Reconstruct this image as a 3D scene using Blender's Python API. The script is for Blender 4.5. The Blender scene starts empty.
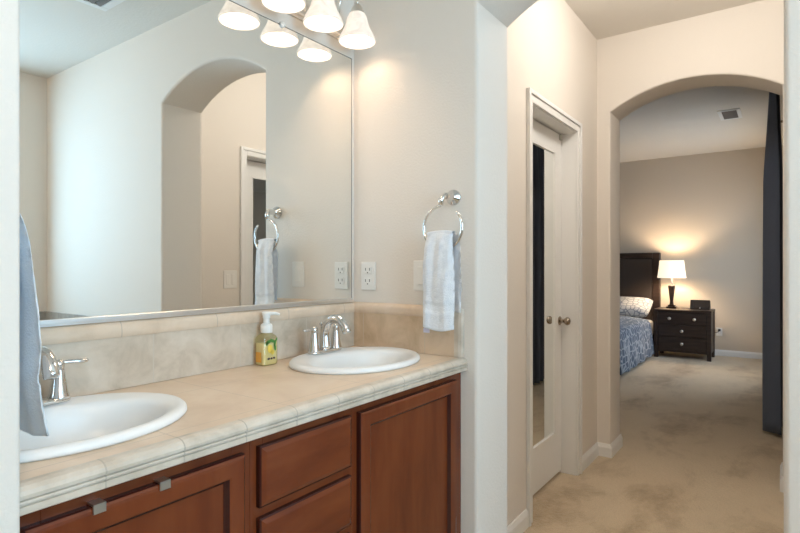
import bpy, bmesh, math, random
from mathutils import Vector, Matrix, noise
random.seed(4)
PI = math.pi
C = bpy.context.scene.collection
S = bpy.context.scene

# ------------------------------------------------------------------ camera, world, lights, exposure
CAM_H, YAW = 1.2507, 0.6212
cd = bpy.data.cameras.new('camera'); cam = bpy.data.objects.new('camera', cd); C.objects.link(cam)
cd.sensor_width = 36; cd.lens = 536.09 / 800 * 36; cd.clip_start = 0.02
cam.location = (0, 0, CAM_H); cam.rotation_euler = (PI / 2, 0, YAW - PI / 2)
S.camera = cam
S.view_settings.view_transform = 'Standard'; S.view_settings.look = 'None'
S.view_settings.gamma = 1; S.view_settings.use_curve_mapping = False
S.view_settings.exposure = 1.0
w = bpy.data.worlds.new('sky'); S.world = w; w.use_nodes = True
w.node_tree.nodes['Background'].inputs[0].default_value = (0.62, 0.78, 1, 1)
w.node_tree.nodes['Background'].inputs[1].default_value = 1.2


def area(name, loc, rot, sx, sy, energy, col, spread=PI):
    l = bpy.data.lights.new(name, 'AREA'); l.shape = 'RECTANGLE'; l.size = sx; l.size_y = sy
    l.energy = energy; l.color = col; l.spread = spread
    o = bpy.data.objects.new(name, l); C.objects.link(o); o.location = loc; o.rotation_euler = rot
    return o


def point(name, loc, energy, col, r=0.03):
    l = bpy.data.lights.new(name, 'POINT'); l.energy = energy; l.color = col; l.shadow_soft_size = r
    o = bpy.data.objects.new(name, l); C.objects.link(o); o.location = loc
    return o


WARM = (1.0, 0.73, 0.50)
# daylight through the bathroom window and through the bedroom window
area('bath_daylight', (0.50, -1.49, 1.60), (PI / 2, 0, 0), 1.25, 1.15, 22, (0.46, 0.77, 1.0))
area('bedroom_daylight', (6.75, -0.22, 1.45), (PI / 2, 0, 0), 2.9, 1.8, 12, (0.84, 0.93, 1.0))
VANITY_W, HALL_W, NIGHT_W, BATH_FILL_W = 0.58, 11.5, 12.0, 9.5

# ------------------------------------------------------------------ materials


def mat(name, col, rough=0.6, metal=0.0, spec=0.5, emis=None, estr=0.0, trans=0.0, ior=1.45, sheen=0.0, coat=0.0):
    m = bpy.data.materials.new(name); m.use_nodes = True
    b = m.node_tree.nodes['Principled BSDF']
    b.inputs['Base Color'].default_value = (*col, 1); b.inputs['Roughness'].default_value = rough
    b.inputs['Metallic'].default_value = metal; b.inputs['Specular IOR Level'].default_value = spec
    b.inputs['Transmission Weight'].default_value = trans; b.inputs['IOR'].default_value = ior
    b.inputs['Sheen Weight'].default_value = sheen; b.inputs['Coat Weight'].default_value = coat
    if emis:
        b.inputs['Emission Color'].default_value = (*emis, 1); b.inputs['Emission Strength'].default_value = estr
    return m


def nd(m, t, **kw):
    n = m.node_tree.nodes.new(t)
    for k, v in kw.items():
        if k.startswith('i_'):
            n.inputs[k[2:].replace('_', ' ')].default_value = v
        else:
            setattr(n, k, v)
    return n


def ln(m, a, ao, b, bi):
    m.node_tree.links.new(a.outputs[ao], b.inputs[bi])


def bsdf(m): return m.node_tree.nodes['Principled BSDF']


def ramp(m, stops):
    r = nd(m, 'ShaderNodeValToRGB'); e = r.color_ramp.elements
    e[0].position = stops[0][0]; e[0].color = (*stops[0][1], 1)
    e[1].position = stops[-1][0]; e[1].color = (*stops[-1][1], 1)
    for p, c in stops[1:-1]:
        x = e.new(p); x.color = (*c, 1)
    return r


def add_bump(m, scale, strength, dist=0.002, detail=3, stretch=None):
    tc = nd(m, 'ShaderNodeTexCoord'); n = nd(m, 'ShaderNodeTexNoise', i_Scale=scale, i_Detail=detail)
    if stretch:
        mp = nd(m, 'ShaderNodeMapping'); mp.inputs['Scale'].default_value = stretch
        ln(m, tc, 'Object', mp, 0); ln(m, mp, 0, n, 'Vector')
    else:
        ln(m, tc, 'Object', n, 'Vector')
    b = nd(m, 'ShaderNodeBump', i_Strength=strength, i_Distance=dist)
    ln(m, n, 'Fac', b, 'Height'); ln(m, b, 0, bsdf(m), 'Normal')
    return tc


def noisy(m, stops, scale=3.0, detail=4, stretch=(1, 1, 1), distortion=0.0):
    tc = nd(m, 'ShaderNodeTexCoord'); mp = nd(m, 'ShaderNodeMapping'); mp.inputs['Scale'].default_value = stretch
    n = nd(m, 'ShaderNodeTexNoise', i_Scale=scale, i_Detail=detail, i_Distortion=distortion)
    r = ramp(m, stops); ln(m, tc, 'Object', mp, 0); ln(m, mp, 0, n, 'Vector'); ln(m, n, 'Fac', r, 0)
    ln(m, r, 0, bsdf(m), 'Base Color')
    return r


M = {}
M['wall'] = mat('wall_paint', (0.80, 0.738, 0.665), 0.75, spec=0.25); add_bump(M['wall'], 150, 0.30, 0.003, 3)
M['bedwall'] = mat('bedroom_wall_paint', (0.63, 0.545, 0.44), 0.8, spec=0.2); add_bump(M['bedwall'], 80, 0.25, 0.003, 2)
M['ceil'] = mat('ceiling_paint', (0.78, 0.735, 0.67), 0.9, spec=0.1); add_bump(M['ceil'], 80, 0.3, 0.004, 2)
M['trim'] = mat('white_trim_paint', (0.86, 0.85, 0.83), 0.4)
M['door'] = mat('white_door_paint', (0.86, 0.85, 0.83), 0.38)
M['mirror'] = mat('mirror_silver', (0.90, 0.92, 0.91), 0.0, 1.0)
M['chrome'] = mat('chrome', (0.74, 0.73, 0.72), 0.07, 1.0)
M['nickel'] = mat('brushed_nickel', (0.78, 0.73, 0.67), 0.28, 1.0)
M['nickel2'] = mat('satin_channel', (0.80, 0.80, 0.80), 0.3, 1.0)
M['bronze'] = mat('antique_nickel', (0.36, 0.30, 0.24), 0.25, 1.0)
M['steel'] = mat('hook_steel', (0.55, 0.54, 0.50), 0.35, 1.0)
M['darkedge'] = mat('dark_edge', (0.10, 0.09, 0.08), 0.4)
M['ceramic'] = mat('white_ceramic', (0.86, 0.84, 0.81), 0.30)
M['plate'] = mat('white_plastic', (0.86, 0.83, 0.78), 0.35)
M['slot'] = mat('dark_slot', (0.05, 0.045, 0.04), 0.6)
M['espresso'] = mat('espresso_wood', (0.035, 0.022, 0.017), 0.35)
noisy(M['espresso'], [(0.3, (0.022, 0.013, 0.010)), (0.7, (0.050, 0.030, 0.022))], 4, 4, (1, 1, 9))
M['leather'] = mat('dark_leather', (0.06, 0.045, 0.038), 0.42); add_bump(M['leather'], 120, 0.2, 0.002)
M['curtain'] = mat('navy_curtain', (0.10, 0.12, 0.17), 0.6, sheen=0.2)
M['blackplastic'] = mat('dark_brown_case', (0.035, 0.026, 0.022), 0.35)
M['shade'] = mat('lamp_linen', (0.85, 0.80, 0.70), 0.8, emis=(1.0, 0.83, 0.62), estr=0.55)
M['white_sheet'] = mat('white_sheet', (0.75, 0.74, 0.73), 0.85, sheen=0.2)
M['ventgrey'] = mat('vent_brown', (0.20, 0.17, 0.15), 0.7)  # brownish colour of the vent grille and backing
M['ventwhite'] = mat('vent_enamel', (0.84, 0.83, 0.81), 0.45)
M['pumpwhite'] = mat('pump_plastic', (0.85, 0.84, 0.80), 0.3)
M['orange'] = mat('orange_sticker', (0.80, 0.38, 0.06), 0.5)
M['green'] = mat('label_leaf', (0.10, 0.30, 0.06), 0.5)
M['lemon'] = mat('label_lemon', (0.85, 0.62, 0.10), 0.5)
M['labeldark'] = mat('label_print', (0.05, 0.03, 0.06), 0.5)
M['grout'] = mat('grout', (0.55, 0.48, 0.40), 0.9)
M['tag'] = mat('care_tag', (0.66, 0.64, 0.78), 0.8)
M['cord'] = mat('black_cord', (0.02, 0.02, 0.02), 0.5)


def glass_mat(name, tint, gloss=0.08):
    m = bpy.data.materials.new(name); m.use_nodes = True; nt = m.node_tree; nt.nodes.clear()
    o = nt.nodes.new('ShaderNodeOutputMaterial'); t = nt.nodes.new('ShaderNodeBsdfTransparent'); g = nt.nodes.new('ShaderNodeBsdfGlossy')
    t.inputs[0].default_value = (*tint, 1); g.inputs['Roughness'].default_value = 0.02
    x = nt.nodes.new('ShaderNodeMixShader'); x.inputs[0].default_value = gloss
    nt.links.new(t.outputs[0], x.inputs[1]); nt.links.new(g.outputs[0], x.inputs[2]); nt.links.new(x.outputs[0], o.inputs[0])
    return m


M['glass'] = glass_mat('window_glass', (0.97, 0.99, 1.0))
M['clearplastic'] = glass_mat('clear_plastic', (0.93, 0.90, 0.74), 0.10)
M['soap'] = mat('yellow_soap', (0.90, 0.80, 0.50), 0.25)

# glass bell shade: glows from the bulb inside it
m = bpy.data.materials.new('alabaster_glass'); m.use_nodes = True; nt = m.node_tree; nt.nodes.clear()
o_ = nt.nodes.new('ShaderNodeOutputMaterial'); d_ = nt.nodes.new('ShaderNodeBsdfDiffuse'); t_ = nt.nodes.new('ShaderNodeBsdfTranslucent')
g_ = nt.nodes.new('ShaderNodeBsdfGlossy'); g_.inputs['Roughness'].default_value = 0.15
e_ = nt.nodes.new('ShaderNodeEmission'); n_ = nt.nodes.new('ShaderNodeTexNoise'); r_ = nt.nodes.new('ShaderNodeValToRGB')
n_.inputs['Scale'].default_value = 22; n_.inputs['Detail'].default_value = 5; n_.inputs['Distortion'].default_value = 1.2
tc_ = nt.nodes.new('ShaderNodeTexCoord'); nt.links.new(tc_.outputs['Object'], n_.inputs['Vector']); nt.links.new(n_.outputs['Fac'], r_.inputs[0])
r_.color_ramp.elements[0].position = 0.35; r_.color_ramp.elements[0].color = (0.44, 0.41, 0.38, 1)
r_.color_ramp.elements[1].position = 0.65; r_.color_ramp.elements[1].color = (0.52, 0.50, 0.47, 1)
mxe = nt.nodes.new('ShaderNodeMix'); mxe.data_type = 'RGBA'; mxe.blend_type = 'MULTIPLY'; mxe.inputs[0].default_value = 1; mxe.inputs[7].default_value = (1.0, 0.90, 0.80, 1)
nt.links.new(r_.outputs[0], mxe.inputs[6]); nt.links.new(mxe.outputs[2], e_.inputs[0])
nt.links.new(r_.outputs[0], d_.inputs[0]); nt.links.new(r_.outputs[0], t_.inputs[0])
e_.inputs[0].default_value = (1.0, 0.88, 0.76, 1); e_.inputs[1].default_value = 0.72
x1 = nt.nodes.new('ShaderNodeMixShader'); x1.inputs[0].default_value = 0.012
nt.links.new(d_.outputs[0], x1.inputs[1]); nt.links.new(t_.outputs[0], x1.inputs[2])
x2 = nt.nodes.new('ShaderNodeMixShader'); x2.inputs[0].default_value = 0.05
nt.links.new(x1.outputs[0], x2.inputs[1]); nt.links.new(g_.outputs[0], x2.inputs[2])
a_ = nt.nodes.new('ShaderNodeAddShader'); nt.links.new(x2.outputs[0], a_.inputs[0]); nt.links.new(e_.outputs[0], a_.inputs[1])
nt.links.new(a_.outputs[0], o_.inputs[0])
M['bell'] = m

# carpet
m = M['carpet'] = mat('beige_carpet', (0.5, 0.4, 0.3), 0.95, spec=0.1, sheen=0.3)
tc = nd(m, 'ShaderNodeTexCoord')
n1 = nd(m, 'ShaderNodeTexNoise', i_Scale=1.5, i_Detail=8, i_Roughness=0.66, i_Distortion=0.25)
mp1 = nd(m, 'ShaderNodeMapping'); mp1.inputs['Scale'].default_value = (1.0, 1.6, 1)
ln(m, tc, 'Object', mp1, 0); ln(m, mp1, 0, n1, 'Vector')
n2 = nd(m, 'ShaderNodeTexNoise', i_Scale=260, i_Detail=2); ln(m, tc, 'Object', n2, 'Vector')
r1 = ramp(m, [(0.32, (0.42, 0.305, 0.185)), (0.42, (0.57, 0.435, 0.285)), (0.50, (0.68, 0.54, 0.37)), (0.68, (0.73, 0.585, 0.41))]); ln(m, n1, 'Fac', r1, 0)
r2 = ramp(m, [(0.3, (0.78, 0.78, 0.78)), (0.7, (1.08, 1.08, 1.08))]); ln(m, n2, 'Fac', r2, 0)
mx = nd(m, 'ShaderNodeMix', data_type='RGBA', blend_type='MULTIPLY'); mx.inputs[0].default_value = 1
ln(m, r1, 0, mx, 6); ln(m, r2, 0, mx, 7); ln(m, mx, 2, bsdf(m), 'Base Color')
n3 = nd(m, 'ShaderNodeTexNoise', i_Scale=60, i_Detail=4); ln(m, tc, 'Object', n3, 'Vector')
bp = nd(m, 'ShaderNodeBump', i_Strength=0.6, i_Distance=0.012); ln(m, n3, 'Fac', bp, 'Height'); ln(m, bp, 0, bsdf(m), 'Normal')


def tile_mat(name, c1, c2, c3, grout, px, ox, axis=0, wj=0.010, rough=0.35, scale=7.0, other=None):
    """travertine-look tile with joints every px along an axis"""
    m = mat(name, c2, rough); tc = nd(m, 'ShaderNodeTexCoord')
    n = nd(m, 'ShaderNodeTexNoise', i_Scale=scale, i_Detail=7, i_Roughness=0.62, i_Distortion=0.5); ln(m, tc, 'Object', n, 'Vector')
    r = ramp(m, [(0.30, c1), (0.5, c2), (0.70, c3)]); ln(m, n, 'Fac', r, 0)
    sp = nd(m, 'ShaderNodeSeparateXYZ'); ln(m, tc, 'Object', sp, 0)

    def joint(ax, per, off):
        a = nd(m, 'ShaderNodeMath', operation='SUBTRACT'); ln(m, sp, ax, a, 0); a.inputs[1].default_value = off
        b = nd(m, 'ShaderNodeMath', operation='DIVIDE'); ln(m, a, 0, b, 0); b.inputs[1].default_value = per
        c = nd(m, 'ShaderNodeMath', operation='FRACT'); ln(m, b, 0, c, 0)
        d = nd(m, 'ShaderNodeMath', operation='LESS_THAN'); ln(m, c, 0, d, 0); d.inputs[1].default_value = wj * 0.24 / per
        return d
    j = joint(axis, px, ox)
    if other:
        k = joint(*other); q = nd(m, 'ShaderNodeMath', operation='MAXIMUM'); ln(m, j, 0, q, 0); ln(m, k, 0, q, 1); j = q
    mx = nd(m, 'ShaderNodeMix', data_type='RGBA'); ln(m, j, 0, mx, 0); ln(m, r, 0, mx, 6); mx.inputs[7].default_value = (*grout, 1)
    ln(m, mx, 2, bsdf(m), 'Base Color')
    return m


M['toptile'] = tile_mat('counter_tile', (0.66, 0.49, 0.35), (0.75, 0.585, 0.435), (0.80, 0.65, 0.50), (0.58, 0.46, 0.35), 0.243, 0.134, 0, 0.008, 0.38, 6, (1, 0.243, 0.80))
M['edgetile'] = tile_mat('edge_tile', (0.50, 0.42, 0.33), (0.63, 0.54, 0.44), (0.71, 0.62, 0.52), (0.47, 0.40, 0.32), 0.1215, 0.377, 0, 0.011, 0.4, 14)
M['splashtile'] = tile_mat('splash_tile', (0.46, 0.365, 0.27), (0.63, 0.525, 0.415), (0.73, 0.63, 0.52), (0.60, 0.52, 0.43), 0.25, 0.096, 0, 0.012, 0.35, 9)
M['sidetile_warmlit'] = tile_mat('side_splash_tile_warmlit', (0.52, 0.375, 0.24), (0.65, 0.49, 0.34), (0.73, 0.57, 0.41), (0.60, 0.49, 0.37), 0.25, 0.92, 1, 0.012, 0.35, 9)  # orange cast of the light is put into this tile colour
M['captile'] = tile_mat('cap_tile', (0.62, 0.47, 0.34), (0.72, 0.57, 0.43), (0.76, 0.62, 0.49), (0.52, 0.42, 0.33), 0.25, 0.02, 0, 0.008, 0.35, 9)
M['tubtile'] = tile_mat('tub_tile', (0.27, 0.25, 0.21), (0.40, 0.37, 0.33), (0.52, 0.49, 0.44), (0.25, 0.23, 0.2), 0.3, 0.1, 1, 0.012, 0.35, 8)

# cherry wood (vertical and horizontal grain)


def cherry(name, stretch):
    m = mat(name, (0.25, 0.08, 0.03), 0.27, spec=0.5)
    noisy(m, [(0.25, (0.110, 0.022, 0.007)), (0.5, (0.155, 0.034, 0.010)), (0.78, (0.200, 0.050, 0.015))], 6, 6, stretch, 0.35)
    return m


M['cherry_v'] = cherry('cherry_vertical', (3, 3, 0.6)); M['cherry_h'] = cherry('cherry_horizontal', (0.7, 3, 3))
M['cherry_edge'] = mat('cherry_edge_dark', (0.045, 0.010, 0.007), 0.22)  # darker cherry for outer edges and inner bead of doors and drawers
M['cherry_dark'] = mat('cherry_recess', (0.085, 0.018, 0.012), 0.4)

# terry cloth


def terry(name, c1, c2):
    m = mat(name, c1, 0.95, spec=0.1, sheen=0.4); noisy(m, [(0.3, c1), (0.7, c2)], 45, 4)
    tc = nd(m, 'ShaderNodeTexCoord'); n = nd(m, 'ShaderNodeTexNoise', i_Scale=330, i_Detail=3); ln(m, tc, 'Object', n, 'Vector')
    b = nd(m, 'ShaderNodeBump', i_Strength=0.7, i_Distance=0.003); ln(m, n, 'Fac', b, 'Height'); ln(m, b, 0, bsdf(m), 'Normal')
    return m


M['terry'] = terry('pale_blue_terry', (0.74, 0.77, 0.82), (0.86, 0.88, 0.91))
M['terryband'] = terry('towel_band', (0.80, 0.83, 0.87), (0.86, 0.88, 0.91))
M['terryblue'] = terry('blue_terry', (0.78, 0.86, 0.95), (0.86, 0.92, 0.98))


def lattice(name, base, line, scale, width, rand=1.0):
    m = mat(name, base, 0.85, sheen=0.2); tc = nd(m, 'ShaderNodeTexCoord'); v = nd(m, 'ShaderNodeTexVoronoi', feature='DISTANCE_TO_EDGE', i_Scale=scale, i_Randomness=rand)
    ln(m, tc, 'Object', v, 'Vector'); r = ramp(m, [(width, line), (width + 0.03, base)]); ln(m, v, 'Distance', r, 0); ln(m, r, 0, bsdf(m), 'Base Color')
    return m


M['comforter'] = lattice('blue_lattice_cotton', (0.060, 0.100, 0.165), (0.38, 0.43, 0.50), 12, 0.06, 0.7)
M['sham'] = lattice('grey_lattice_sham', (0.66, 0.65, 0.64), (0.27, 0.29, 0.32), 15, 0.07, 0.7)

# ------------------------------------------------------------------ mesh helpers


def box(bm, x0, x1, y0, y1, z0, z1, bev=0.0, seg=2):
    r = bmesh.ops.create_cube(bm, size=1)
    for v in r['verts']:
        v.co = Vector((x0 + (v.co.x + .5) * (x1 - x0), y0 + (v.co.y + .5) * (y1 - y0), z0 + (v.co.z + .5) * (z1 - z0)))
    if bev:
        es = list({e for v in r['verts'] for e in v.link_edges})
        bmesh.ops.bevel(bm, geom=es, offset=bev, segments=seg, profile=0.5, affect='EDGES')


def bmbox(*a, **k):
    bm = bmesh.new(); box(bm, *a, **k); return bm


def rings(bm, rs, cap0=True, cap1=True, closed=True):
    """loft a list of vertex-coordinate rings"""
    L = [[bm.verts.new(p) for p in r] for r in rs]; n = len(L[0])
    for a, b in zip(L, L[1:]):
        for i in range(n if closed else n - 1):
            j = (i + 1) % n
            bm.faces.new((a[i], a[j], b[j], b[i]))
    if cap0: bm.faces.new(L[0][::-1])
    if cap1: bm.faces.new(L[-1])
    return L


def lathe(bm, prof, cx=0, cy=0, cz=0, n=28, cap0=True, cap1=True, axis='z'):
    rs = []
    for r, h in prof:
        q = []
        for k in range(n):
            a = 2 * PI * k / n; u, v = r * math.cos(a), r * math.sin(a)
            if axis == 'z': q.append((cx + u, cy + v, cz + h))
            elif axis == 'y': q.append((cx + u, cy + h, cz - v))
            else: q.append((cx + h, cy + u, cz + v))
        rs.append(q)
    rings(bm, rs, cap0, cap1)


def tube(bm, pts, rad, n=12, caps=True):
    pts = [Vector(p) for p in pts]; rs = []; N = len(pts)
    if not isinstance(rad, (list, tuple)): rad = [rad] * N
    ref = Vector((0, 0, 1)); prev = None
    for i, p in enumerate(pts):
        t = (pts[min(i + 1, N - 1)] - pts[max(i - 1, 0)]).normalized()
        if prev is None:
            a = t.cross(ref)
            if a.length < 1e-3: a = t.cross(Vector((1, 0, 0)))
            a.normalize()
        else:
            a = (prev - t * prev.dot(t)).normalized()
        prev = a; b = t.cross(a)
        rs.append([p + (a * math.cos(2 * PI * k / n) + b * math.sin(2 * PI * k / n)) * rad[i] for k in range(n)])
    rings(bm, rs, caps, caps)


def prism_x(bm, prof, x0, x1):
    rings(bm, [[(x0, y, z) for y, z in prof], [(x1, y, z) for y, z in prof]])


def prism_y(bm, prof, y0, y1):
    rings(bm, [[(x, y0, z) for x, z in prof], [(x, y1, z) for x, z in prof]])


def obj(name, bm, m, parent=None, smooth=False, loc=None, angle=None):
    bmesh.ops.recalc_face_normals(bm, faces=bm.faces)
    me = bpy.data.meshes.new(name)
    if smooth or angle:
        for f in bm.faces: f.smooth = True
        if angle:
            for e in bm.edges:
                if len(e.link_faces) == 2 and e.calc_face_angle(0) > angle: e.smooth = False
    bm.to_mesh(me); bm.free()
    o = bpy.data.objects.new(name, me); C.objects.link(o)
    for q in (m if isinstance(m, list) else [m]): me.materials.append(q)
    if parent: o.parent = parent
    if loc: o.location = loc
    return o


def struct(name, bm, m, parent=None, **k):
    o = obj(name, bm, m, parent, **k)
    if not parent: o['kind'] = 'structure'
    return o


def thing(name, label, cat, loc=(0, 0, 0), group=None, rz=0.0, kind=None):
    o = bpy.data.objects.new(name, None); C.objects.link(o); o.location = loc; o.rotation_euler = (0, 0, rz); o.empty_display_size = 0.05
    if kind: o['kind'] = kind
    if label: o['label'] = label
    if cat: o['category'] = cat
    if group: o['group'] = group
    return o


def tag(o, label, cat, group=None):
    o['label'] = label; o['category'] = cat
    if group: o['group'] = group
    return o


AS = math.radians(35)

# ------------------------------------------------------------------ the setting
D, W, T = 1.2252, 1.4343, 0.222           # mirror wall plane, towel wall plane, arch wall thickness
WX = 0.2585                               # inner face of the short wing wall on the left
JE = 0.7427                               # where the towel wall and wing wall end
XA, XA2 = 3.66, 3.924                     # bedroom arch wall faces
YL, YR = 1.009, -0.73                     # hall side walls
BX = 8.729                                # bedroom back wall
ZB, ZH, ZBED = 2.42, 2.757, 2.859         # ceilings

struct('floor', bmbox(-1.75, 8.9, -1.5, 5.2, -0.06, 0.0), M['carpet'])


def arch_wall(name, x0, x1, y0, y1, ya, yb, zs, rise, ztop, m, bev=0.013):
    """wall in a plane of constant x with an arched opening from ya to yb"""
    c = (yb - ya) / 2; R = (c * c + rise * rise) / (2 * rise); mid = (ya + yb) / 2; zc = zs + rise - R
    a0 = math.asin(c / R); pts = [(y0, 0), (ya, 0)]
    N = 32; k0 = len(pts)
    for i in range(N + 1):
        a = -a0 + 2 * a0 * i / N; pts.append((mid + R * math.sin(a), zc + R * math.cos(a)))
    pts += [(yb, 0), (y1, 0), (y1, ztop), (y0, ztop)]
    bm = bmesh.new()
    # front and back skins as quad strips so shading stays clean
    inner = pts[1:-3]; n = len(inner)
    A = [bm.verts.new((x0, y, z)) for y, z in inner]; B = [bm.verts.new((x1, y, z)) for y, z in inner]
    outer = []
    for i, (y, z) in enumerate(inner):
        if i == 0: outer.append((y0, 0))
        elif i == n - 1: outer.append((y1, 0))
        elif i == 1: outer.append((y0, z))
        elif i == n - 2: outer.append((y1, z))
        else: outer.append((y, ztop))
    OA = [bm.verts.new((x0, y, z)) for y, z in outer]; OB = [bm.verts.new((x1, y, z)) for y, z in outer]
    cA = [bm.verts.new((x0, y, ztop)) for y in (y0, y1)]; cB = [bm.verts.new((x1, y, ztop)) for y in (y0, y1)]
    for Q, O, c4 in ((A, OA, cA), (B, OB, cB)):
        for i in range(n - 1):
            if i == 1: bm.faces.new((Q[1], O[1], c4[0], O[2], Q[2]))
            elif i == n - 3: bm.faces.new((Q[n - 3], O[n - 3], c4[1], O[n - 2], Q[n - 2]))
            else: bm.faces.new((Q[i], O[i], O[i + 1], Q[i + 1]))
    for i in range(n - 1): bm.faces.new((A[i], A[i + 1], B[i + 1], B[i]))
    oa = OA[:2] + [cA[0]] + OA[2:n - 2] + [cA[1]] + OA[n - 2:]; ob = OB[:2] + [cB[0]] + OB[2:n - 2] + [cB[1]] + OB[n - 2:]
    for i in range(len(oa) - 1): bm.faces.new((oa[i], ob[i], ob[i + 1], oa[i + 1]))
    bm.edges.ensure_lookup_table()
    es = [bm.edges.get((A[i], A[i + 1])) for i in range(n - 1)] + [bm.edges.get((B[i], B[i + 1])) for i in range(n - 1)]
    bmesh.ops.recalc_face_normals(bm, faces=bm.faces)
    bmesh.ops.bevel(bm, geom=es, offset=bev, segments=5, profile=0.5, affect='EDGES')
    return struct(name, bm, m, angle=math.radians(25))


arch_wall('wall_right', W, W + T, -1.45, D + 0.12, 0.0, JE, 2.040, 0.115, 2.90, M['wall'])
arch_wall('wall_hall_end', XA, XA2, -0.9, 5.2, 0.004, 0.925, 2.262, 0.135, 3.0, M['wall'])
struct('wall_back', bmbox(-1.75, W, D, D + 0.12, 0, 2.6), M['wall'])
bm = bmesh.new(); box(bm, -1.75, WX, JE, D, 0, 2.6, 0.007, 4)
struct('wall_wing', bm, M['wall'], angle=math.radians(25))
bm = bmbox(-1.75, -1.6, -1.45, JE, 0, 2.6)
struct('wall_left', bm, M['wall'])


def wall_y_open(name, y0, y1, x0, x1, ztop, openings, m):
    bm = bmesh.new(); xs = x0
    for a, b, z0, z1 in sorted(openings):
        box(bm, xs, a, y0, y1, 0, ztop)
        if z0 > 0: box(bm, a, b, y0, y1, 0, z0)
        box(bm, a, b, y0, y1, z1, ztop); xs = b
    box(bm, xs, x1, y0, y1, 0, ztop)
    return struct(name, bm, m)


YF = -1.29
wall_y_open('wall_front', YF - 0.12, YF, -1.6, W, 2.6, [(-0.13, 1.13, 1.03, 2.18)], M['wall'])
wall_y_open('wall_hall_left', YL, YL + 0.115, W + T, XA, 2.9, [(2.495, 3.237, 0, 2.068)], M['wall'])
wall_y_open('wall_hall_right', YR - 0.115, YR, W + T, XA, 2.9, [(2.495, 3.237, 0, 2.068)], M['wall'])
YBR = -0.03
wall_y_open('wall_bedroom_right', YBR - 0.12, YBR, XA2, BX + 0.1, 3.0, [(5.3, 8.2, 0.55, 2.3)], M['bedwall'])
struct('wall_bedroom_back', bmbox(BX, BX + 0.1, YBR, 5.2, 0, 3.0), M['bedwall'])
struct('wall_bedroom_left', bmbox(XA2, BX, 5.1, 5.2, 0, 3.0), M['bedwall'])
struct('ceiling_bathroom', bmbox(-1.6, W, YF, D, ZB, ZB + 0.1), M['ceil'])
struct('ceiling_hall', bmbox(W + T, XA, YR, YL, ZH, ZH + 0.1), M['ceil'])
struct('ceiling_bedroom', bmbox(XA2, BX, YBR, 5.1, ZBED, ZBED + 0.1), M['ceil'])
# linen space behind each mirrored door
for n_, y0, y1 in (('wall_closet_left', YL + 0.115, YL + 0.13), ('wall_closet_right', YR - 0.13, YR - 0.115)):
    struct(n_, bmbox(2.3, 3.45, y0 if y0 > 0 else y0, y1, 0, 2.3), M['wall'])


def window(name, x0, x1, z0, z1, y0, y1):
    w = thing(name, None, None, ((x0 + x1) / 2, (y0 + y1) / 2, z0), kind='structure')
    lx = (x1 - x0) / 2; ly = (y1 - y0) / 2; h = z1 - z0; bm = bmesh.new(); f = 0.045
    box(bm, -lx, -lx + f, -ly, ly, 0, h); box(bm, lx - f, lx, -ly, ly, 0, h)
    box(bm, -lx + f, lx - f, -ly, ly, 0, f); box(bm, -lx + f, lx - f, -ly, ly, h - f, h); box(bm, -0.02, 0.02, -ly, ly, f, h - f)
    obj('window_frame', bm, M['trim'], w)
    obj('window_pane', bmbox(-lx + f, -0.02, -0.003, 0.003, f, h - f), M['glass'], w)
    obj('window_pane', bmbox(0.02, lx - f, -0.003, 0.003, f, h - f), M['glass'], w)
    return w


window('window_1', -0.13, 1.13, 1.03, 2.18, YF - 0.09, YF - 0.03)
window('window_2', 5.3, 8.2, 0.55, 2.3, YBR - 0.09, YBR - 0.03)

# tub surround tiles low on the wall opposite the vanity
bm = bmesh.new(); box(bm, W - 0.012, W, YF, -0.45, 0, 0.974, 0.003); box(bm, -1.0, W - 0.012, YF, YF + 0.012, 0, 0.974, 0.003)
struct('trim_1', bm, M['tubtile'])


# baseboards
def base_profile(t=0.014, h=0.085):
    return [(0, 0), (t, 0), (t, h * 0.72), (t * 0.65, h * 0.86), (t * 0.4, h), (0, h)]


def base_path(bm, pts, side):
    """baseboard along a polyline; the room lies on the left (side 1) or right (side -1) of the walking direction"""
    P = [Vector(p) for p in pts]; N = []
    for a, b in zip(P, P[1:]):
        d = (b - a).normalized(); N.append(Vector((-d.y, d.x)) * side)
    rs = []
    for i, p in enumerate(P):
        if i == 0: m_ = N[0]
        elif i == len(P) - 1: m_ = N[-1]
        else:
            m_ = N[i - 1] + N[i]; m_ = m_ / (m_.dot(N[i]))
        rs.append([(p.x + m_.x * a, p.y + m_.y * a, b) for a, b in base_profile()])
    rings(bm, rs)


for nm_, paths in (('baseboard_hall_left', (([(W + 0.06, JE), (W + T, JE), (W + T, YL), (2.452, YL)], -1), ([(3.280, YL), (XA, YL), (XA, 0.925), (XA2, 0.925), (XA2, 5.1)], -1))),
                   ('baseboard_hall_right', (([(2.452, YR), (W + T, YR), (W + T, 0.0), (W + 0.06, 0.0)], -1), ([(XA2, 0.004), (XA, 0.004), (XA, YR), (3.280, YR)], -1))),
                   ('baseboard_bedroom', (([(BX, YBR), (BX, 5.1)], 1),))):
    bm = bmesh.new()
    for pp, sd in paths: base_path(bm, pp, sd)
    struct(nm_, bm, M['trim'])


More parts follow.
